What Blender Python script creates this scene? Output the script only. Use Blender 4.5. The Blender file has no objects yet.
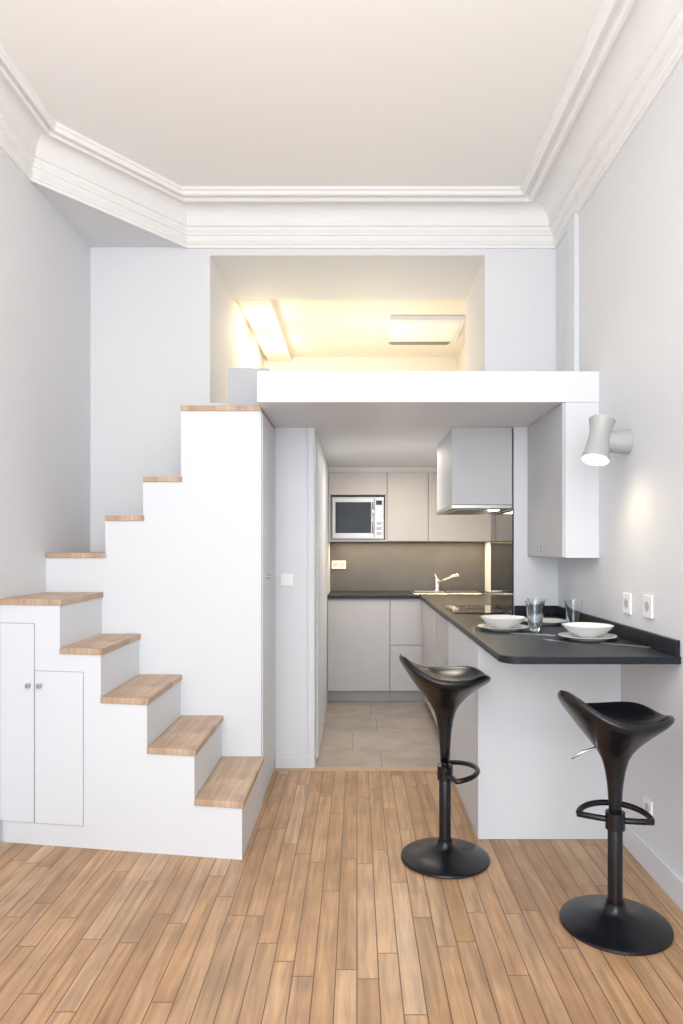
import bpy, bmesh, math, random
from mathutils import Vector, Matrix
random.seed(4)
scene=bpy.context.scene
col=scene.collection
try:
    scene.view_settings.view_transform='Standard'
    scene.view_settings.look='None'
except Exception: pass

# ---------------------------------------------------------------- materials
def new_mat(name):
    m=bpy.data.materials.new(name); m.use_nodes=True
    nt=m.node_tree; b=nt.nodes['Principled BSDF']
    return m,nt,b
def mat(name,c,rough=.5,metal=0,var=.03,scale=8,bump=0.0,spec=.5,emit=None,estr=0,trans=0,coat=0):
    m,nt,b=new_mat(name)
    tc=nt.nodes.new('ShaderNodeTexCoord')
    n=nt.nodes.new('ShaderNodeTexNoise'); n.inputs['Scale'].default_value=scale; n.inputs['Detail'].default_value=4
    nt.links.new(tc.outputs['Object'],n.inputs['Vector'])
    r=nt.nodes.new('ShaderNodeValToRGB')
    r.color_ramp.elements[0].position=.3; r.color_ramp.elements[1].position=.7
    r.color_ramp.elements[0].color=(*[max(0,x*(1-var)) for x in c],1)
    r.color_ramp.elements[1].color=(*[min(1,x*(1+var)) for x in c],1)
    nt.links.new(n.outputs['Fac'],r.inputs['Fac']); nt.links.new(r.outputs['Color'],b.inputs['Base Color'])
    b.inputs['Roughness'].default_value=rough; b.inputs['Metallic'].default_value=metal
    b.inputs['Specular IOR Level'].default_value=spec
    if trans: b.inputs['Transmission Weight'].default_value=trans; b.inputs['IOR'].default_value=1.45
    if coat: b.inputs['Coat Weight'].default_value=coat
    if bump:
        bp=nt.nodes.new('ShaderNodeBump'); bp.inputs['Strength'].default_value=bump; bp.inputs['Distance'].default_value=.002
        n2=nt.nodes.new('ShaderNodeTexNoise'); n2.inputs['Scale'].default_value=scale*20
        nt.links.new(tc.outputs['Object'],n2.inputs['Vector'])
        nt.links.new(n2.outputs['Fac'],bp.inputs['Height']); nt.links.new(bp.outputs['Normal'],b.inputs['Normal'])
    if emit:
        b.inputs['Emission Color'].default_value=(*emit,1); b.inputs['Emission Strength'].default_value=estr
    return m

M_wall=mat('wall_paint',(.765,.78,.81),.7,var=.012,scale=1.5,bump=.05,spec=.25)
M_ceil=mat('ceiling_paint',(.91,.895,.875),.75,var=.01,scale=1,spec=.2)
M_corn=mat('plaster_white',(.88,.875,.87),.6,var=.01,spec=.3)
M_white=mat('white_lacquer',(.745,.775,.815),.45,var=.01,scale=2,spec=.3)
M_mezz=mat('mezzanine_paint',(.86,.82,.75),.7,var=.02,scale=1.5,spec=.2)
M_grey=mat('light_grey_laminate',(.54,.53,.54),.45,var=.02,scale=3)
M_beige=mat('greige_laminate',(.62,.58,.54),.45,var=.02,scale=3)
M_hood=mat('pale_grey_panel',(.58,.59,.61),.6,var=.02,scale=3,spec=.25)
M_top=mat('anthracite_worktop',(.014,.017,.024),.38,var=.25,scale=60,spec=.28)
M_splash=mat('dark_grey_splash',(.10,.098,.10),.4,var=.12,scale=5)
M_black=mat('black_plastic',(.006,.007,.010),.25,var=.1,scale=4,spec=.45)
M_bglass=mat('black_glass',(.012,.012,.015),.06,var=.1,scale=4)
M_wind=mat('oven_glass',(.03,.035,.045),.12,var=.2,scale=6,spec=.12)
M_steel=mat('brushed_steel',(.46,.455,.45),.30,metal=1,var=.05,scale=12)
M_chrome=mat('chrome',(.8,.8,.8),.12,metal=1,var=.02)
M_porc=mat('white_porcelain',(.85,.85,.84),.18,var=.01)
M_plast=mat('white_switch_plastic',(.92,.92,.92),.35,var=.01)
M_lampw=mat('lamp_pale_grey',(.46,.48,.475),.42,metal=.1,var=.01)
M_bulb=mat('warm_bulb',(1,.9,.7),.5,var=0,emit=(1,.82,.55),estr=14)
M_spotb=mat('spot_bulb',(1,.9,.75),.5,var=0,emit=(1,.88,.68),estr=25)
M_hole=mat('socket_recess',(.5,.5,.51),.6,var=.05)
M_toe=mat('plinth_grey',(.42,.42,.43),.5,var=.02)
M_seam=mat('seam',(.42,.43,.45),.7)
M_glass,nt,b=new_mat('clear_glass')
b.inputs['Base Color'].default_value=(.90,.94,.96,1)
b.inputs['Transmission Weight'].default_value=1.0; b.inputs['IOR'].default_value=1.5
n=nt.nodes.new('ShaderNodeTexNoise'); n.inputs['Scale'].default_value=3
mr=nt.nodes.new('ShaderNodeMapRange'); mr.inputs['To Min'].default_value=.01; mr.inputs['To Max'].default_value=.04
nt.links.new(n.outputs['Fac'],mr.inputs['Value']); nt.links.new(mr.outputs['Result'],b.inputs['Roughness'])

def plank_mat(name,W,L,cols,rough=.35,gap=.0014,swap=False,grainx=45,gapcol=(.10,.05,.025),gs=.35,blotch=(.85,1.12)):
    m,nt,b=new_mat(name); N=nt.nodes; K=nt.links
    def math_(op,a,c=None,d=None):
        n=N.new('ShaderNodeMath'); n.operation=op
        for i,v in enumerate((a,c,d)):
            if v is None: continue
            if isinstance(v,(int,float)): n.inputs[i].default_value=v
            else: K.new(v,n.inputs[i])
        return n.outputs[0]
    tc=N.new('ShaderNodeTexCoord'); s=N.new('ShaderNodeSeparateXYZ'); K.new(tc.outputs['Object'],s.inputs[0])
    X,Y=(s.outputs['Y'],s.outputs['X']) if swap else (s.outputs['X'],s.outputs['Y'])
    xs=math_('DIVIDE',X,W); row=math_('FLOOR',xs); fx=math_('FRACT',xs)
    w1=N.new('ShaderNodeTexWhiteNoise'); w1.noise_dimensions='1D'; K.new(row,w1.inputs['W'])
    ys=math_('ADD',math_('DIVIDE',Y,L),math_('MULTIPLY',w1.outputs['Value'],7.31))
    cl=math_('FLOOR',ys); fy=math_('FRACT',ys)
    cb=N.new('ShaderNodeCombineXYZ'); K.new(row,cb.inputs[0]); K.new(cl,cb.inputs[1])
    w2=N.new('ShaderNodeTexWhiteNoise'); w2.noise_dimensions='2D'; K.new(cb.outputs[0],w2.inputs['Vector'])
    rp=N.new('ShaderNodeValToRGB')
    els=rp.color_ramp.elements
    els[0].position=0; els[0].color=(*cols[0],1); els[1].position=1; els[1].color=(*cols[-1],1)
    for i in range(1,len(cols)-1):
        e=els.new(i/(len(cols)-1)); e.color=(*cols[i],1)
    K.new(w2.outputs['Value'],rp.inputs['Fac'])
    gv=N.new('ShaderNodeCombineXYZ')
    K.new(math_('ADD',math_('MULTIPLY',X,grainx),math_('MULTIPLY',w2.outputs['Value'],50)),gv.inputs[0])
    K.new(math_('MULTIPLY',Y,3.0),gv.inputs[1]); K.new(math_('MULTIPLY',w2.outputs['Value'],13),gv.inputs[2])
    g=N.new('ShaderNodeTexNoise'); g.inputs['Scale'].default_value=1; g.inputs['Detail'].default_value=7; g.inputs['Distortion'].default_value=.6
    K.new(gv.outputs[0],g.inputs['Vector'])
    gr=N.new('ShaderNodeMapRange'); gr.inputs['From Min'].default_value=.3; gr.inputs['From Max'].default_value=.7
    gr.inputs['To Min'].default_value=1-gs; gr.inputs['To Max'].default_value=1+gs*.35; K.new(g.outputs['Fac'],gr.inputs['Value'])
    big=N.new('ShaderNodeTexNoise'); big.inputs['Scale'].default_value=6; big.inputs['Detail'].default_value=5; K.new(tc.outputs['Object'],big.inputs['Vector'])
    bg=N.new('ShaderNodeMapRange'); bg.inputs['From Min'].default_value=.3; bg.inputs['From Max'].default_value=.7
    bg.inputs['To Min'].default_value=blotch[0]; bg.inputs['To Max'].default_value=blotch[1]; K.new(big.outputs['Fac'],bg.inputs['Value'])
    vm=N.new('ShaderNodeVectorMath'); vm.operation='SCALE'; K.new(rp.outputs['Color'],vm.inputs[0])
    K.new(math_('MULTIPLY',gr.outputs['Result'],bg.outputs['Result']),vm.inputs['Scale'])
    ex=math_('MULTIPLY',math_('MINIMUM',fx,math_('SUBTRACT',1,fx)),W)
    ey=math_('MULTIPLY',math_('MINIMUM',fy,math_('SUBTRACT',1,fy)),L)
    e=math_('MINIMUM',ex,ey)
    mk=N.new('ShaderNodeMapRange'); mk.inputs['From Min'].default_value=gap*.6; mk.inputs['From Max'].default_value=gap*1.8
    K.new(e,mk.inputs['Value'])
    mx=N.new('ShaderNodeMix'); mx.data_type='RGBA'; K.new(mk.outputs['Result'],mx.inputs['Factor'])
    mx.inputs['A'].default_value=(*gapcol,1); K.new(vm.outputs[0],mx.inputs['B'])
    K.new(mx.outputs['Result'],b.inputs['Base Color'])
    rr=N.new('ShaderNodeMapRange'); rr.inputs['To Min'].default_value=rough-.07; rr.inputs['To Max'].default_value=rough+.1
    K.new(g.outputs['Fac'],rr.inputs['Value']); K.new(rr.outputs['Result'],b.inputs['Roughness'])
    bp=N.new('ShaderNodeBump'); bp.inputs['Strength'].default_value=.35; bp.inputs['Distance'].default_value=.002
    K.new(mk.outputs['Result'],bp.inputs['Height']); K.new(bp.outputs['Normal'],b.inputs['Normal'])
    return m
M_floor=plank_mat('oak_plank_floor',.068,.78,[(.44,.25,.125),(.54,.315,.16),(.58,.355,.19),(.48,.285,.15),(.62,.40,.235),(.50,.31,.175),(.56,.33,.165)],rough=.33,gs=.36,gapcol=(.13,.065,.03),blotch=(.86,1.08))
M_tread=plank_mat('oak_tread',.034,.5,[(.48,.32,.21),(.60,.435,.305),(.54,.375,.255),(.64,.475,.345)],rough=.5,gap=.0003,grainx=60,gapcol=(.35,.22,.13),gs=.2)
M_tile=plank_mat('grey_tile_floor',.45,.60,[(.40,.345,.30),(.45,.39,.34),(.42,.36,.31)],rough=.4,gap=.002,swap=True,grainx=6,gapcol=(.25,.22,.19),gs=.12)

# ---------------------------------------------------------------- helpers
def link(o): col.objects.link(o); return o
def obj_from(name,verts,faces,m,smooth=False,origin=None,bevel=0,seg=2):
    me=bpy.data.meshes.new(name)
    if origin is None:
        xs=[v[0] for v in verts]; ys=[v[1] for v in verts]; zs=[v[2] for v in verts]
        origin=Vector(((min(xs)+max(xs))/2,(min(ys)+max(ys))/2,(min(zs)+max(zs))/2))
    origin=Vector(origin)
    me.from_pydata([Vector(v)-origin for v in verts],[],faces)
    bm=bmesh.new(); bm.from_mesh(me); bmesh.ops.recalc_face_normals(bm,faces=bm.faces)
    bm.to_mesh(me); bm.free()
    me.materials.append(m)
    if smooth:
        for p in me.polygons: p.use_smooth=True
    o=link(bpy.data.objects.new(name,me)); o.location=origin
    if bevel:
        md=o.modifiers.new('bevel','BEVEL'); md.width=bevel; md.segments=seg; md.limit_method='ANGLE'; md.angle_limit=math.radians(50)
    return o
def bverts(x0,x1,y0,y1,z0,z1,base=0):
    v=[(x0,y0,z0),(x1,y0,z0),(x1,y1,z0),(x0,y1,z0),(x0,y0,z1),(x1,y0,z1),(x1,y1,z1),(x0,y1,z1)]
    f=[(0,3,2,1),(4,5,6,7),(0,1,5,4),(1,2,6,5),(2,3,7,6),(3,0,4,7)]
    return v,[tuple(i+base for i in q) for q in f]
def box(name,x0,x1,y0,y1,z0,z1,m,bevel=0,origin=None):
    v,f=bverts(x0,x1,y0,y1,z0,z1); return obj_from(name,v,f,m,bevel=bevel,origin=origin)
def boxes(name,lst,m,bevel=0,origin=None):
    V=[];F=[]
    for b_ in lst:
        v,f=bverts(*b_,base=len(V)); V+=v;F+=f
    return obj_from(name,V,F,m,bevel=bevel,origin=origin)
def prism(name,pts,z0,z1,m,bevel=0,origin=None):
    n=len(pts); V=[(x,y,z0) for x,y in pts]+[(x,y,z1) for x,y in pts]
    F=[tuple(range(n))[::-1],tuple(range(n,2*n))]+[(i,(i+1)%n,(i+1)%n+n,i+n) for i in range(n)]
    return obj_from(name,V,F,m,bevel=bevel,origin=origin)
def lathe(name,prof,m,seg=48,origin=(0,0,0),mtx=None):
    V=[];F=[];rings=[]
    for r,z in prof:
        if r<1e-6: rings.append([len(V)]); V.append(Vector((0,0,z)))
        else:
            rings.append(list(range(len(V),len(V)+seg)))
            for i in range(seg):
                a=2*math.pi*i/seg; V.append(Vector((r*math.cos(a),r*math.sin(a),z)))
    for a,b_ in zip(rings[:-1],rings[1:]):
        for i in range(seg):
            j=(i+1)%seg
            if len(a)==1 and len(b_)==1: continue
            if len(a)==1: F.append((a[0],b_[i],b_[j]))
            elif len(b_)==1: F.append((a[i],b_[0],a[j]))
            else: F.append((a[i],b_[i],b_[j],a[j]))
    if mtx is not None: V=[mtx@v for v in V]
    o=obj_from(name,V,F,m,smooth=True,origin=origin)
    md=o.modifiers.new('edge','EDGE_SPLIT'); md.split_angle=math.radians(40)
    return o
def align(p0,p1):
    p0=Vector(p0);p1=Vector(p1); d=(p1-p0).normalized()
    return Matrix.Translation(p0)@d.to_track_quat('Z','Y').to_matrix().to_4x4(), (p1-p0).length
def rod(name,p0,p1,r,m,r2=None,seg=24,origin=None):
    mt,L=align(p0,p1); r2=r if r2 is None else r2
    return lathe(name,[(0,0),(r,0),(r2,L),(0,L)],m,seg,origin=origin if origin is not None else p0,mtx=mt)
def tube(name,pts,r,m,seg=14,closed=False,origin=None):
    pts=[Vector(p) for p in pts]; n=len(pts); V=[];F=[]; prev=None
    for i,p in enumerate(pts):
        a=pts[(i-1)%n] if (closed or i>0) else p; c=pts[(i+1)%n] if (closed or i<n-1) else p
        t=(c-a).normalized()
        if prev is None:
            up=Vector((0,0,1)) if abs(t.z)<.9 else Vector((1,0,0)); u=t.cross(up).normalized()
        else: u=(prev-t*prev.dot(t)).normalized()
        prev=u; w=t.cross(u)
        for k in range(seg):
            an=2*math.pi*k/seg; V.append(p+u*math.cos(an)*r+w*math.sin(an)*r)
    for i in range(n if closed else n-1):
        j=(i+1)%n
        for k in range(seg):
            l=(k+1)%seg; F.append((i*seg+k,i*seg+l,j*seg+l,j*seg+k))
    if not closed: F.append(tuple(range(seg))[::-1]); F.append(tuple((n-1)*seg+k for k in range(seg)))
    return obj_from(name,V,F,m,smooth=True,origin=origin)
def attach(c,p):
    c.parent=p
    c.matrix_parent_inverse=Matrix.Translation(-Vector(p.location))
    return c
def thing(name,loc,label,cat,children=(),group=None):
    e=bpy.data.objects.new(name,None); link(e); e.location=loc; e.empty_display_size=.1
    e['label']=label; e['category']=cat
    if group: e['group']=group
    for c in children: attach(c,e)
    return e
def tag(o,label,cat,group=None):
    o['label']=label;o['category']=cat
    if group:o['group']=group
    return o
def struct(o): o['kind']='structure'; return o
def copy_tree(root,loc,rot=0,group=None):
    r=root.copy(); col.objects.link(r); r.location=loc; r.rotation_euler=(0,0,rot)
    if group: r['group']=group
    for c in root.children:
        k=c.copy(); col.objects.link(k); k.parent=r
        for g in c.children:
            q=g.copy(); col.objects.link(q); q.parent=k
    return r

H=1.35; XL=-1.64; XR=1.225; YB=4.2; ZC=3.42; REAR=-2.0
SX=-.505
ZS=2.087; ZT=2.244
# ---------------------------------------------------------------- shell
struct(box('floor',XL-.1,XR+.1,REAR-.1,4.13,-.1,0,M_floor,origin=(0,0,0)))
struct(box('floor_kitchen',-.258,XR,4.19,6.55,-.1,0,M_tile,origin=(0,.05,0)))
struct(box('trim_1',-.505,XR,4.13,4.19,-.1,.004,mat('threshold_wood',(.56,.39,.25),.4,var=.08,scale=20)))
struct(box('wall_left',XL-.1,XL,REAR,YB,0,3.5,M_wall))
struct(box('wall_right',XR,XR+.1,REAR,6.65,0,3.5,M_wall))
struct(box('wall_rear',XL-.1,XR+.1,REAR-.1,REAR,0,3.5,M_wall))
struct(boxes('wall_back',[(XL-.1,-.904,YB,4.95,0,3.5),(-.904,.787,YB,4.95,3.15,3.5),(.787,XR,YB,4.95,ZT,3.5)],M_wall))
struct(box('ceiling',XL-.1,XR+.1,REAR-.1,YB,ZC,3.52,M_ceil))
struct(prism('ceiling_soffit',[(-1.04,YB),(XL,YB),(XL,3.425)],3.2,ZC,M_wall))
struct(box('wall_kitchen_left',-.904,-.258,4.19,6.65,0,ZS,M_white))
struct(box('wall_kitchen_back',-.258,XR,6.55,6.65,0,ZS,M_ceil))
struct(box('wall_kitchen_right',.956,XR,4.16,4.84,0,ZS,M_wall))
struct(boxes('floor_mezzanine',[(SX,XR,3.45,YB,ZS,ZT),(-.904,XR,YB,6.65,ZS,ZT)],mat('slab_white',(.80,.815,.84),.5,var=.01,scale=2,spec=.3),bevel=.002))
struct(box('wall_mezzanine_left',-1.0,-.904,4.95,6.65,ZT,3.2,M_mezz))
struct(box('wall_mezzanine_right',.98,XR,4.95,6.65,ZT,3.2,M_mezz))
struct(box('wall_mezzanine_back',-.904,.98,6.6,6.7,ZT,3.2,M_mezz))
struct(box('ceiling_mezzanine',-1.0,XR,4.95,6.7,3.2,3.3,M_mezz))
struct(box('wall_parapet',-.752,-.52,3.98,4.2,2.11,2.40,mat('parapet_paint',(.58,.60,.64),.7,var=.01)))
struct(box('trim_2',1.197,XR,3.76,3.90,ZT,3.2,M_white,bevel=.003))
struct(box('trim_3',-.300,-.262,4.172,4.19,0,ZS,M_white,bevel=.003))
struct(box('baseboard_right',1.207,XR,REAR,3.16,0,.11,M_white,bevel=.004))
struct(box('baseboard_left',XL,XL+.014,REAR,3.12,0,.11,M_white,bevel=.004))
struct(box('baseboard_kitchen',-.50,-.300,4.176,4.19,0,.10,M_white,bevel=.003))
struct(box('door_1',-.258,-.246,4.32,5.25,.02,2.0,M_white,bevel=.002))

def sweep(name,path,prof,scales,m):
    path=[Vector(p) for p in path]; n=len(path); V=[];F=[]
    dr=[(path[i+1]-path[i]).normalized() for i in range(n-1)]
    nr=[Vector((-d.y,d.x)) for d in dr]
    k=len(prof)
    for i,p in enumerate(path):
        for o,z in prof:
            if i==0: q=p+nr[0]*o*scales[0]
            elif i==n-1: q=p+nr[-1]*o*scales[-1]
            else:
                a=p+nr[i-1]*o*scales[i-1]; c=p+nr[i]*o*scales[i]
                d1=dr[i-1]; d2=dr[i]; den=d1.x*d2.y-d1.y*d2.x
                t=((c.x-a.x)*d2.y-(c.y-a.y)*d2.x)/den
                q=a+d1*t
            V.append((q.x,q.y,z))
    for i in range(n-1):
        for j in range(k-1): F.append((i*k+j,(i+1)*k+j,(i+1)*k+j+1,i*k+j+1))
    return obj_from(name,V,F,m,origin=(0,0,0))
path=[(XR,REAR),(XR,YB),(-1.04,YB),(XL,3.425),(XL,REAR)]
prof=[(0,3.190),(.014,3.190),(.014,3.206),(.024,3.210),(.030,3.220),(.024,3.230),(.024,3.258),(.036,3.262),(.036,3.272),(.048,3.285),(.052,3.30),(.064,3.303),(.064,3.318)]
for i in range(1,9):
    a=i/8*math.pi/2
    prof.append((.064+.11*(1-math.cos(a)),3.318+.087*math.sin(a)))
prof+=[(.184,3.405),(.184,3.390),(.196,3.376),(.212,3.374),(.224,3.382),(.228,3.398),(.25,3.398),(.252,3.386),(.264,3.382),(.274,3.388),(.278,3.400),(.292,3.406),(.292,3.43),(0,3.43)]
struct(sweep('trim_4',path,prof,[1,1,.72,.62],M_corn))

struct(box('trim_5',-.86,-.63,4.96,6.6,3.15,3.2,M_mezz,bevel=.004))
for k,(x,y) in enumerate([(-.74,5.35),(-.74,6.05)]):
    rim=lathe('rim',[(.030,-.006),(.045,-.006),(.045,0),(.030,0),(.030,-.006)],M_white,24,mtx=Matrix.Translation((x,y,3.149)),origin=(x,y,3.149))
    bl=lathe('lamp_lens',[(0,-.003),(.030,-.003),(.030,0),(0,0)],M_spotb,24,mtx=Matrix.Translation((x,y,3.149)),origin=(x,y,3.149))
    thing('recessed_spotlight',(x,y,3.149),'small round recessed spotlight glowing in mezzanine ceiling','spotlight',[rim,bl],'recessed spotlights above the mezzanine')
v1=box('housing',.26,.86,5.42,5.98,3.155,3.2,M_white,bevel=.006)
v2=boxes('grille',[(.28,.82,5.99,6.06,3.16,3.2)]+[(.30,.80,6.0+.012*i,6.004+.012*i,3.150,3.162) for i in range(5)],mat('grille_grey',(.35,.33,.30),.6))
v3=box('panel',.30,.82,5.47,5.93,3.15,3.156,M_corn,bevel=.002)
thing('air_vent',(.56,5.7,3.2),'white flat ceiling air vent with grey grille','air vent',[v1,v2,v3])

# ---------------------------------------------------------------- staircase
def yf(x): return 2.955+(-.4975-x)*.160
YP=3.60; T=.028
xb=[-.4975,-.712,-.930,-1.148,-1.345,XL]
lower_zs=[.252,.468,.684,.899,1.118]
V=[];F=[]
def add(v,f):
    b0=len(V); V.extend(v); F.extend([tuple(i+b0 for i in q) for q in f])
poly=[(xb[0],0)]
for k in range(5):
    z=lower_zs[k]-T
    poly.append((xb[k],z)); poly.append((xb[k+1]+(.0005 if k==4 else 0),z))
poly.append((XL+.0005,0))
n=len(poly)
v=[(x,yf(x),z) for x,z in poly]+[(x,YP,z) for x,z in poly]
f=[tuple(range(n)),tuple(range(n,2*n))[::-1]]+[(i,(i+1)%n,(i+1)%n+n,i+n) for i in range(n)]
add(v,f)
ux=[SX,-.928,-1.128,-1.328,XL+.0005]; uz=[2.100,1.726,1.521,1.325]
poly=[(ux[0],0)]
for k in range(4):
    poly.append((ux[k],uz[k]-T)); poly.append((ux[k+1],uz[k]-T))
poly.append((ux[-1],0)); n=len(poly)
v=[(x,YP,z) for x,z in poly]+[(x,4.188,z) for x,z in poly]
f=[tuple(range(n)),tuple(range(n,2*n))[::-1]]+[(i,(i+1)%n,(i+1)%n+n,i+n) for i in range(n)]
add(v,f)
parts=[obj_from('body',V,F,M_white)]
for k in range(5):
    x1=xb[k]+.008; x0=xb[k+1]+(0.0 if k<4 else .001); z=lower_zs[k]
    pts=[(x0,yf(x0)-.008),(x1,yf(x1)-.008),(x1,YP),(x0,YP)]
    parts.append(prism('tread',pts,z-T,z,M_tread,bevel=.003))
for k in range(4):
    x1=ux[k]+(.006 if k else 0); x0=ux[k+1]
    parts.append(prism('tread',[(x0,YP-.008),(x1,YP-.008),(x1,4.186),(x0,4.186)],uz[k]-T,uz[k],M_tread,bevel=.003))
stair=thing('staircase',(-1.0,3.5,0),'white built-in staircase with pale oak treads and cupboards','staircase',parts)
def frontpanel(name,x0,x1,z0,z1,m,out=.006):
    return prism(name,[(x0,yf(x0)-out),(x1,yf(x1)-out),(x1,yf(x1)-.0005),(x0,yf(x0)-.0005)],z0,z1,m,bevel=.0015)
gaps=[(XL+.003,-1.470,.10,1.005),(-1.464,-1.232,.10,.79)]
for (x0,x1,z0,z1),kx in zip(gaps,[-1.495,-1.440]):
    gp=frontpanel('door_gap',x0-.003,x1+.003,z0-.003,z1+.003,M_seam,out=.001)  # grey sheet behind the door paints the shaded gap around its edge
    d=frontpanel('door',x0,x1,z0,z1,M_white,out=.006)
    yk=yf(kx)-.004
    kb=box('knob',kx-.010,kx+.010,yk-.022,yk-.002,.715,.735,M_steel,bevel=.004)
    attach(gp,stair); attach(d,stair); attach(kb,d)
sd=box('door',SX+.0005,SX+.006,3.62,4.17,.06,2.06,M_white,bevel=.001); attach(sd,stair)
kb=rod('knob',(SX+.006,3.79,1.19),(SX+.026,3.79,1.19),.010,M_steel); attach(kb,sd)

# ---------------------------------------------------------------- kitchen
def base_cab(name,x0,x1,fronts,label,loc):
    ps=[box('body',x0+.001,x1-.001,5.965,6.549,.10,.908,M_grey),box('plinth',x0+.001,x1-.001,6.01,6.05,0.001,.10,M_toe)]
    th=thing(name,loc,label,'cabinet',ps)
    for (nm,z0,z1) in fronts:
        attach(box(nm,x0+.003,x1-.003,5.947,5.965,z0,z1,M_grey,bevel=.002),th)
    return th
base_cab('base_cabinet',-.257,.287,[('door',.105,.895)],'grey base cabinet with one plain handleless door',(0,6.2,0))
base_cab('base_cabinet',.287,.653,[('drawer',.105,.50),('drawer',.506,.895)],'grey base cabinet with two deep drawers',(.45,6.2,0))
base_cab('base_cabinet',.653,1.224,[('door',.105,.895)],'grey corner base cabinet under the sink',(.9,6.2,0))
def side_cab(y0,y1,fronts,label,m,name='base_cabinet'):
    xr=1.224 if y1<4.17 else .955
    ps=[box('body',.580,xr,y0+.001,y1-.001,.10,.908,m),box('plinth',.62,.66,y0+.001,y1-.001,.001,.10,M_toe)]
    th=thing(name,(.8,(y0+y1)/2,0),label,'cabinet',ps)
    for nm,z0,z1 in fronts: attach(box(nm,.562,.580,y0+.003,y1-.003,z0,z1,m,bevel=.002),th)
    return th
side_cab(4.20,4.82,[('drawer',.105,.36),('drawer',.366,.62),('drawer',.626,.895)],'grey drawer cabinet beneath the cooktop',M_grey)
side_cab(4.85,5.90,[('door',.105,.895)],'grey base cabinet along the kitchen side',M_grey)
pc=side_cab(3.182,4.155,[],'white panelled cabinet carrying the breakfast bar',M_white,'bar_cabinet')
attach(box('side_panel',.560,.579,3.182,4.19,.001,.908,M_white,bevel=.002),pc)
attach(box('end_panel',.560,1.224,3.16,3.181,.001,.908,M_white,bevel=.002),pc)
r=.07; x0=.547; y0=2.575
pts=[]
for i in range(9):
    a=math.pi+i/8*math.pi/2; pts.append((x0+r+r*math.cos(a),y0+r+r*math.sin(a)))
pts+=[(XR-.001,y0),(XR-.001,4.158),(.954,4.158),(.954,4.842),(XR-.001,4.842),(XR-.001,6.548),(-.257,6.548),(-.257,5.925),(x0,5.925)]
tag(prism('worktop',pts,.911,.94,M_top,bevel=.003),'anthracite L-shaped worktop with rounded bar corner','worktop')
tag(boxes('upstand',[(XR-.018,XR-.001,y0+.01,4.158,.9405,1.0),(.957,XR-.018,4.141,4.158,.9405,1.0)],M_top,bevel=.002),'low anthracite upstand along the wall above the bar','upstand')
tag(box('splash_panel',.948,.955,4.165,4.84,.9405,1.585,M_bglass),'glossy dark splash panel beside the cooktop','splashback')
tag(box('backsplash',-.257,XR-.001,6.538,6.549,.9405,1.409,M_splash),'matte dark grey backsplash behind the sink','splashback')
c1=box('glass_plate',.60,.925,4.24,4.80,.9405,.947,M_bglass,bevel=.002)
rings=[]
ring_m=mat('hob_marking',(.25,.25,.26),.3)
for (cx,cy,rr) in [(.68,4.38,.065),(.68,4.66,.08),(.84,4.38,.08),(.84,4.66,.065)]:
    rings.append(lathe('burner_ring',[(rr-.003,.9471),(rr-.003,.9476),(rr,.9476),(rr,.9471)],ring_m,40,mtx=Matrix.Translation((cx,cy,0)),origin=(cx,cy,.947)))
thing('cooktop',(.76,4.52,.9405),'black glass cooktop set on the dark worktop','cooktop',[c1]+rings)
sk=[]
sk.append(boxes('rim',[(.50,1.14,5.99,6.03,.9405,.948),(.50,1.14,6.41,6.45,.9405,.948),(.50,.54,6.03,6.41,.9405,.948),(.80,1.14,6.03,6.41,.9405,.948)],M_chrome,bevel=.002))
sk.append(box('basin',.54,.80,6.03,6.41,.9402,.9435,M_steel))
sk.append(boxes('drainer_ribs',[(.84,1.10,6.07+.05*i,6.085+.05*i,.948,.952) for i in range(7)],M_chrome,bevel=.001))
thing('sink',(.8,6.2,.9405),'stainless steel inset sink with ribbed drainer','sink',sk)
t=[]
t.append(lathe('base',[(0,0),(.030,0),(.030,.008),(.024,.012),(.024,.10),(.020,.115),(0,.118)],M_chrome,mtx=Matrix.Translation((.76,6.485,.9485)),origin=(.76,6.485,.9485)))
t.append(tube('spout',[(.76,6.48,1.02),(.80,6.42,1.045),(.85,6.36,1.072),(.91,6.30,1.10),(.925,6.285,1.10),(.93,6.28,1.085)],.014,M_chrome))
t.append(rod('lever',(.76,6.485,1.06),(.735,6.46,1.115),.009,M_chrome,.006))
thing('tap',(.76,6.485,.9485),'chrome single-lever kitchen tap with angled spout','tap',t)
def upper(x0,x1,fronts,label,body):
    th=thing('wall_cabinet',((x0+x1)/2,6.35,1.41),label,'cabinet',[boxes('body',body,M_beige)])
    for z0,z1 in fronts: attach(box('door',x0+.003,x1-.003,6.182,6.200,z0,z1,M_beige,bevel=.002),th)
upper(-.257,.272,[(1.833,2.037)],'greige wall cabinet with flap door above a microwave niche',
  [(-.256,.271,6.2,6.537,1.83,2.04),(-.256,-.240,6.2,6.537,1.41,1.83),(.255,.271,6.2,6.537,1.41,1.83),(-.240,.255,6.2,6.537,1.41,1.425)])
upper(.272,.645,[(1.413,2.037)],'plain greige wall cabinet door beside the microwave',[(.273,.644,6.2,6.537,1.41,2.04)])
upper(.645,1.22,[(1.413,2.037)],'plain greige wall cabinet above the sink',[(.646,1.219,6.2,6.537,1.41,2.04)])
struct(box('trim_6',-.257,1.224,6.21,6.549,2.041,ZS-.001,M_ceil))
M_mw=mat('microwave_steel',(.42,.42,.42),.35,metal=.6,var=.04)
body=box('body',-.232,.247,6.19,6.50,1.427,1.815,M_mw,bevel=.004)
dr=box('door',-.222,.155,6.172,6.190,1.437,1.805,M_mw,bevel=.004)
cpn=box('control_panel',.16,.238,6.176,6.190,1.437,1.805,M_mw,bevel=.003)
m_=thing('microwave',(0,6.35,1.427),'built-in stainless steel microwave with dark window','microwave',[body,dr,cpn])
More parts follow.
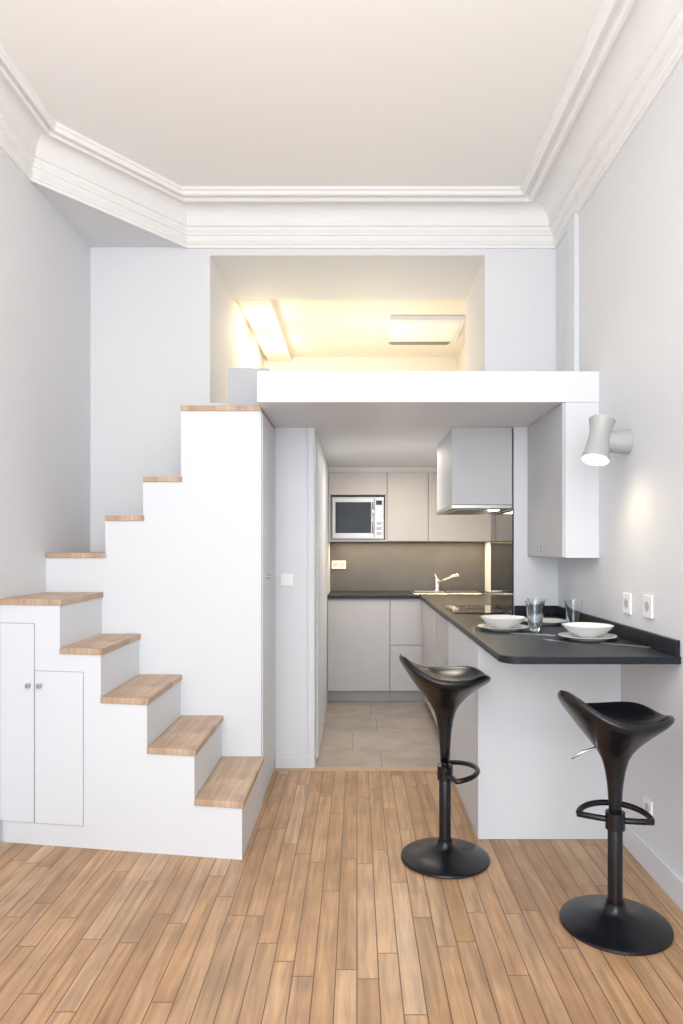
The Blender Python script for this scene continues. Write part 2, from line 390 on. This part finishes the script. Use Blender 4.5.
attach(box('window',-.195,.128,6.168,6.1722,1.485,1.765,M_wind,bevel=.001),dr)
attach(tube('handle',[(.142,6.172,1.48),(.142,6.150,1.50),(.142,6.150,1.74),(.142,6.172,1.76)],.006,M_chrome),dr)
attach(box('display',.172,.226,6.172,6.1765,1.74,1.78,M_wind),cpn)
attach(rod('knob',(.199,6.176,1.66),(.199,6.158,1.66),.018,M_chrome),cpn)
for i in range(3): attach(box('button',.176,.222,6.172,6.1765,1.47+.045*i,1.495+.045*i,M_hole,bevel=.001),cpn)
def socket(name,loc,normal,label,w=.078,h=.078,switch=False,n=1,group=None):
    pl=box('plate',-w*n/2,w*n/2,-.010,0,-h/2,h/2,M_plast,bevel=.003,origin=(0,0,0))
    ps=[pl]
    for i in range(n):
        cx=(i-(n-1)/2)*w
        if switch: ps.append(box('rocker',cx-.022,cx+.022,-.014,-.010,-.028,.028,M_plast,bevel=.002,origin=(0,0,0)))
        else:
            mt=Matrix.Translation((cx,-.0102,0))@Matrix.Rotation(math.pi/2,4,'X')
            ps.append(lathe('recess',[(0,.0005),(.021,.0005),(.021,0),(0,0)],M_hole,24,mtx=mt))
            ps.append(lathe('earth_pin',[(0,.008),(.003,.008),(.003,0),(0,0)],M_chrome,12,mtx=Matrix.Translation((cx,-.010,.008))@Matrix.Rotation(math.pi/2,4,'X')))
    e=thing(name,(0,0,0),label,'light switch' if switch else 'socket',ps,group)
    e.location=loc
    if normal=='x': e.rotation_euler=(0,0,-math.pi/2)
    return e
socket('power_outlet',(-.175,6.537,1.19),'y','white double socket on the dark backsplash',w=.068,n=2)
socket('light_switch',(-.43,4.189,1.155),'y','white light switch on the kitchen entrance wall',switch=True)
socket('power_outlet',(XR-.0005,3.08,1.10),'x','white wall socket above the breakfast bar',h=.095,w=.088,group='sockets above the bar')
socket('power_outlet',(XR-.0005,2.86,1.105),'x','white wall socket above the breakfast bar',h=.095,w=.088,group='sockets above the bar')
socket('power_outlet',(XR-.0005,2.86,.262),'x','white wall socket low above the baseboard')
hd=[box('casing',.579,.946,4.165,4.93,1.615,ZS-.001,M_hood,bevel=.002),
    box('base_plate',.574,.946,4.158,4.94,1.590,1.614,M_steel,bevel=.003)]
hd.append(box('filter',.62,.80,4.25,4.85,1.586,1.5905,mat('filter_metal',(.3,.3,.3),.4,metal=1)))
hd.append(box('lamp_lens',.84,.90,4.30,4.38,1.588,1.5905,M_spotb,bevel=.0005))
thing('range_hood',(.76,4.55,1.59),'pale grey box range hood with steel base and light','range hood',hd)
wc=box('body',1.055,XR-.001,3.452,4.158,1.30,ZS-.001,M_white)
wd=box('door',1.038,1.055,3.452,4.155,1.302,ZS-.003,M_hood,bevel=.002)
w_=thing('wall_cabinet',(1.13,3.8,1.30),'white wall cabinet with pale grey door above the bar','cabinet',[wc,wd])
attach(box('handle',1.028,1.038,3.86,3.90,1.33,1.36,M_steel,bevel=.003),wd)

# ---------------------------------------------------------------- wall lamp
lx,ly,lz=XR,3.08,1.83
sh_top=Vector((lx-.128,ly-.01,lz+.06)); dr_=Vector((-.26,-.26,-1)).normalized()
a0=sh_top-dr_*.040
mt,_=align(a0,a0+dr_)
shade=lathe('lamp_shade',[(0,.02),(.044,.012),(.054,0),(.058,.003),(.052,.025),(.046,.06),(.045,.09),(.050,.13),(.062,.20),(.059,.20),(.046,.13),(.040,.09),(.036,.05),(0,.045)],M_lampw,40,mtx=mt,origin=a0)
mount=rod('wall_mount',(lx-.001,ly,lz),(lx-.120,ly,lz),.056,M_lampw,.046,40)
bulb=lathe('bulb',[(0,.10),(.02,.105),(.036,.13),(.044,.16),(.040,.185),(.020,.20),(0,.203)],M_bulb,32,mtx=mt,origin=a0)
thing('wall_lamp',(lx,ly,lz),'pale grey hourglass wall spotlight, lit, pointing downwards','wall lamp',[shade,mount,bulb])

# ---------------------------------------------------------------- stools
def make_stool():
    N=64
    rings=[(.020,.40,0,0),(.023,.46,0,0),(.028,.53,0,0),(.036,.58,0,0),(.047,.62,0,0),(.065,.652,.0,0),(.094,.684,.10,.1),(.128,.712,.3,.3),(.160,.735,.6,.6),(.185,.752,.86,.9),(.198,.765,1,1.0),(.201,.775,1.04,1.0),(.195,.785,1.06,1),(.182,.788,1.0,.9),(.155,.780,.74,.6),(.118,.771,.42,.35),(.07,.764,.15,.1),(.02,.762,0,0)]
    V=[];F=[]
    for r,z,w,s in rings:
        for i in range(N):
            a=2*math.pi*i/N; cx,cy=math.cos(a),math.sin(a)
            off=-.004*cx*cx+.080*max(0,-cy)**2.4+.020*max(0,cy)**2-.034*max(0,cy)**8
            fl=1-.10*abs(cx)*s
            V.append((r*cx*fl,r*cy*(1.0 if cy<0 else .98),z+off*w))
    n=len(rings)
    for j in range(n-1):
        for i in range(N):
            k=(i+1)%N; F.append((j*N+i,j*N+k,(j+1)*N+k,(j+1)*N+i))
    F.append(tuple(range(N))[::-1]); F.append(tuple((n-1)*N+i for i in range(N)))
    seat=obj_from('seat',V,F,M_black,smooth=True,origin=(0,0,0))
    base=lathe('base',[(0,0),(.188,0),(.192,.005),(.190,.012),(.175,.018),(.13,.028),(.08,.040),(.045,.054),(.034,.066),(.032,.085),(0,.085)],M_black,64)
    pole=lathe('pole',[(0,.06),(.026,.06),(.026,.345),(.023,.352),(.016,.354),(.016,.43),(0,.43)],M_black,32)
    P=[]
    for i in range(25):
        a=math.pi*i/24; P.append((.125*math.cos(a),.02+.12*math.sin(a),.375+.012*math.sin(a)))
    for i in range(1,8): P.append((-.125+.25*i/8,.02-.018*math.sin(math.pi*i/8),.375))
    fr=tube('footrest',P,.011,M_black,closed=True,origin=(0,0,0))
    col_=lathe('collar',[(.0262,.345),(.034,.345),(.034,.405),(.018,.407)],M_black,32)
    lev=tube('lever',[(-.02,-.0,.648),(-.06,-.03,.665),(-.11,-.05,.650),(-.15,-.06,.625)],.005,M_chrome,origin=(0,0,0))
    return [seat,base,pole,fr,col_,lev]
parts=make_stool()
G='bar stools at the breakfast bar'
st=thing('bar_stool',(0,0,0),'black bar stool with sculpted seat, at the bar corner','stool',parts,G)
st2=copy_tree(st,(.925,2.446,0),math.radians(-80),G)
st.location=(.383,2.97,0); st.rotation_euler=(0,0,math.radians(-84))
st2['label']='black bar stool with sculpted seat, beside the wall'
for s_,dz,ra in ((st,.020,0),(st2,-.026,62)):
    for c in s_.children:
        nm=c.name.split('.')[0]
        if nm in('seat','lever'): c.location.z+=dz
        if nm in('footrest','lever') and ra: c.rotation_euler.z=math.radians(ra)

# ---------------------------------------------------------------- tableware
plate=lathe('dinner_plate',[(0,.003),(.07,.003),(.075,0),(.085,0),(.09,.005),(.125,.014),(.127,.017),(.124,.018),(.088,.010),(.08,.007),(0,.007)],M_porc,56)
def fluted(name,prof,m,seg=96):
    o=lathe(name,prof,m,seg)
    for v in o.data.vertices:
        rr=math.hypot(v.co.x,v.co.y)
        if rr>.055:
            k=1+.018*math.cos(24*math.atan2(v.co.y,v.co.x)); v.co.x*=k; v.co.y*=k
    return o
bowl=fluted('bowl',[(0,.006),(.035,.004),(.038,0),(.044,0),(.048,.006),(.080,.020),(.100,.040),(.110,.048),(.112,.052),(.106,.052),(.096,.042),(.075,.024),(.04,.012),(0,.011)],M_porc)
glass=lathe('drinking_glass',[(0,0),(.026,0),(.028,.003),(.034,.05),(.045,.142),(.046,.146),(.044,.146),(.0425,.14),(.032,.05),(.026,.018),(0,.014)],M_glass,40)
ZW=.9405
tag(plate,'round white porcelain dinner plate on the bar','plate','dinner plates on the bar')
tag(bowl,'fluted white porcelain bowl stacked on a plate','bowl','bowls on the bar')
tag(glass,'clear flared drinking glass on the bar','glass','glasses on the bar')
def cp(o,loc,rot=0):
    k=o.copy(); col.objects.link(k); k.location=loc; k.rotation_euler=(0,0,rot); return k
plate.location=(.735,3.44,ZW); cp(plate,(1.04,3.08,ZW)); p3=cp(plate,(1.02,3.72,ZW)); p3['label']='white dinner plate laid behind the glasses'
bowl.location=(.735,3.44,ZW+.0105); cp(bowl,(1.04,3.08,ZW+.0105))
glass.location=(.880,3.38,ZW); cp(glass,(1.11,3.50,ZW)); cp(glass,(.93,3.54,ZW))
def cutlery(kind):
    if kind=='knife':
        ol=[(-.004,-.105),(.004,-.105),(.005,0),(.009,.01),(.010,.07),(.004,.105),(-.004,.108),(-.004,.0)]
    else:
        ol=[(-.004,-.10),(.004,-.10),(.003,.02),(.011,.045),(.012,.10),(.009,.10),(.0075,.062),(.0055,.062),(.004,.10),(.001,.10),(.0,.062),(-.001,.10),(-.004,.10),(-.0055,.062),(-.0075,.062),(-.009,.10),(-.012,.10),(-.011,.045),(-.003,.02)]
    return prism(kind,ol,0,.0025,M_chrome,origin=(0,0,0))
kn=cutlery('knife'); fk=cutlery('fork')
tag(kn,'polished steel table knife beside a plate','knife','table knives on the bar'); tag(fk,'polished steel table fork beside a plate','fork','table forks on the bar')
kn.location=(.835,3.24,ZW); kn.rotation_euler=(0,0,math.radians(65))
cp(kn,(1.135,2.88,ZW),math.radians(50))
fk.location=(.585,3.42,ZW); fk.rotation_euler=(0,0,math.radians(-10)); cp(fk,(.885,2.98,ZW),math.radians(35))

# ---------------------------------------------------------------- lights
def area(name,loc,rot,sx,sy,e,c):
    l=bpy.data.lights.new(name,'AREA'); l.shape='RECTANGLE'; l.size=sx; l.size_y=sy; l.energy=e; l.color=c
    o=link(bpy.data.objects.new(name,l)); o.location=loc; o.rotation_euler=rot; return o
def point(name,loc,e,c,r=.05):
    l=bpy.data.lights.new(name,'POINT'); l.energy=e; l.color=c; l.shadow_soft_size=r
    o=link(bpy.data.objects.new(name,l)); o.location=loc; return o
area('window_daylight',(-.2,REAR+.05,1.8),(math.radians(90),0,0),2.6,2.6,116,(.90,.95,1))
area('ceiling_daylight_bounce',(-.2,.2,3.3),(math.radians(15),0,0),2.2,2.0,30,(1,.97,.93))
area('ceiling_fill',(-.2,.9,1.9),(math.radians(180),0,0),1.6,1.6,18,(1,.94,.87))  # added fill aimed upwards to brighten the ceiling; no such lamp in the room
point('room_lamp',(-1.2,.9,2.5),9,(1,.86,.68),.2)
area('undercabinet_light',(.5,6.37,1.40),(0,0,0),1.4,.05,9,(1,.76,.42))
area('kitchen_ceiling_light',(.35,5.3,ZS-.02),(0,0,0),.5,.5,12,(1,.91,.80))
point('kitchen_fill',(.25,4.9,1.45),3.5,(1,.92,.84),.12)  # added fill to lift the kitchen soffit; no pendant hangs here
area('hood_light',(.87,4.5,1.583),(0,0,0),.06,.3,1.5,(1,.85,.6))
for y in (5.35,6.05):
    point('spot_glow',(-.74,y,3.05),4,(1,.84,.58),.04)
point('mezzanine_lamp',(.2,5.6,2.6),11,(1,.84,.61),.15)
l=bpy.data.lights.new('wall_lamp_beam','SPOT'); l.energy=5; l.color=(1,.82,.58); l.spot_size=math.radians(170); l.spot_blend=1; l.shadow_soft_size=.06
o=link(bpy.data.objects.new('wall_lamp_beam',l)); o.location=a0+dr_*.235; o.rotation_euler=dr_.to_track_quat('-Z','Y').to_euler()
w=bpy.data.worlds.new('world'); scene.world=w; w.use_nodes=True
w.node_tree.nodes['Background'].inputs[0].default_value=(.8,.88,1,1); w.node_tree.nodes['Background'].inputs[1].default_value=.4

cam=bpy.data.cameras.new('camera'); co=link(bpy.data.objects.new('camera',cam))
co.location=(0,0,H); co.rotation_euler=(math.pi/2,0,0)
cam.lens=24; cam.sensor_width=36; cam.sensor_fit='AUTO'; cam.shift_x=-15.5/1024; cam.shift_y=36/1024; cam.clip_start=.02
scene.camera=co
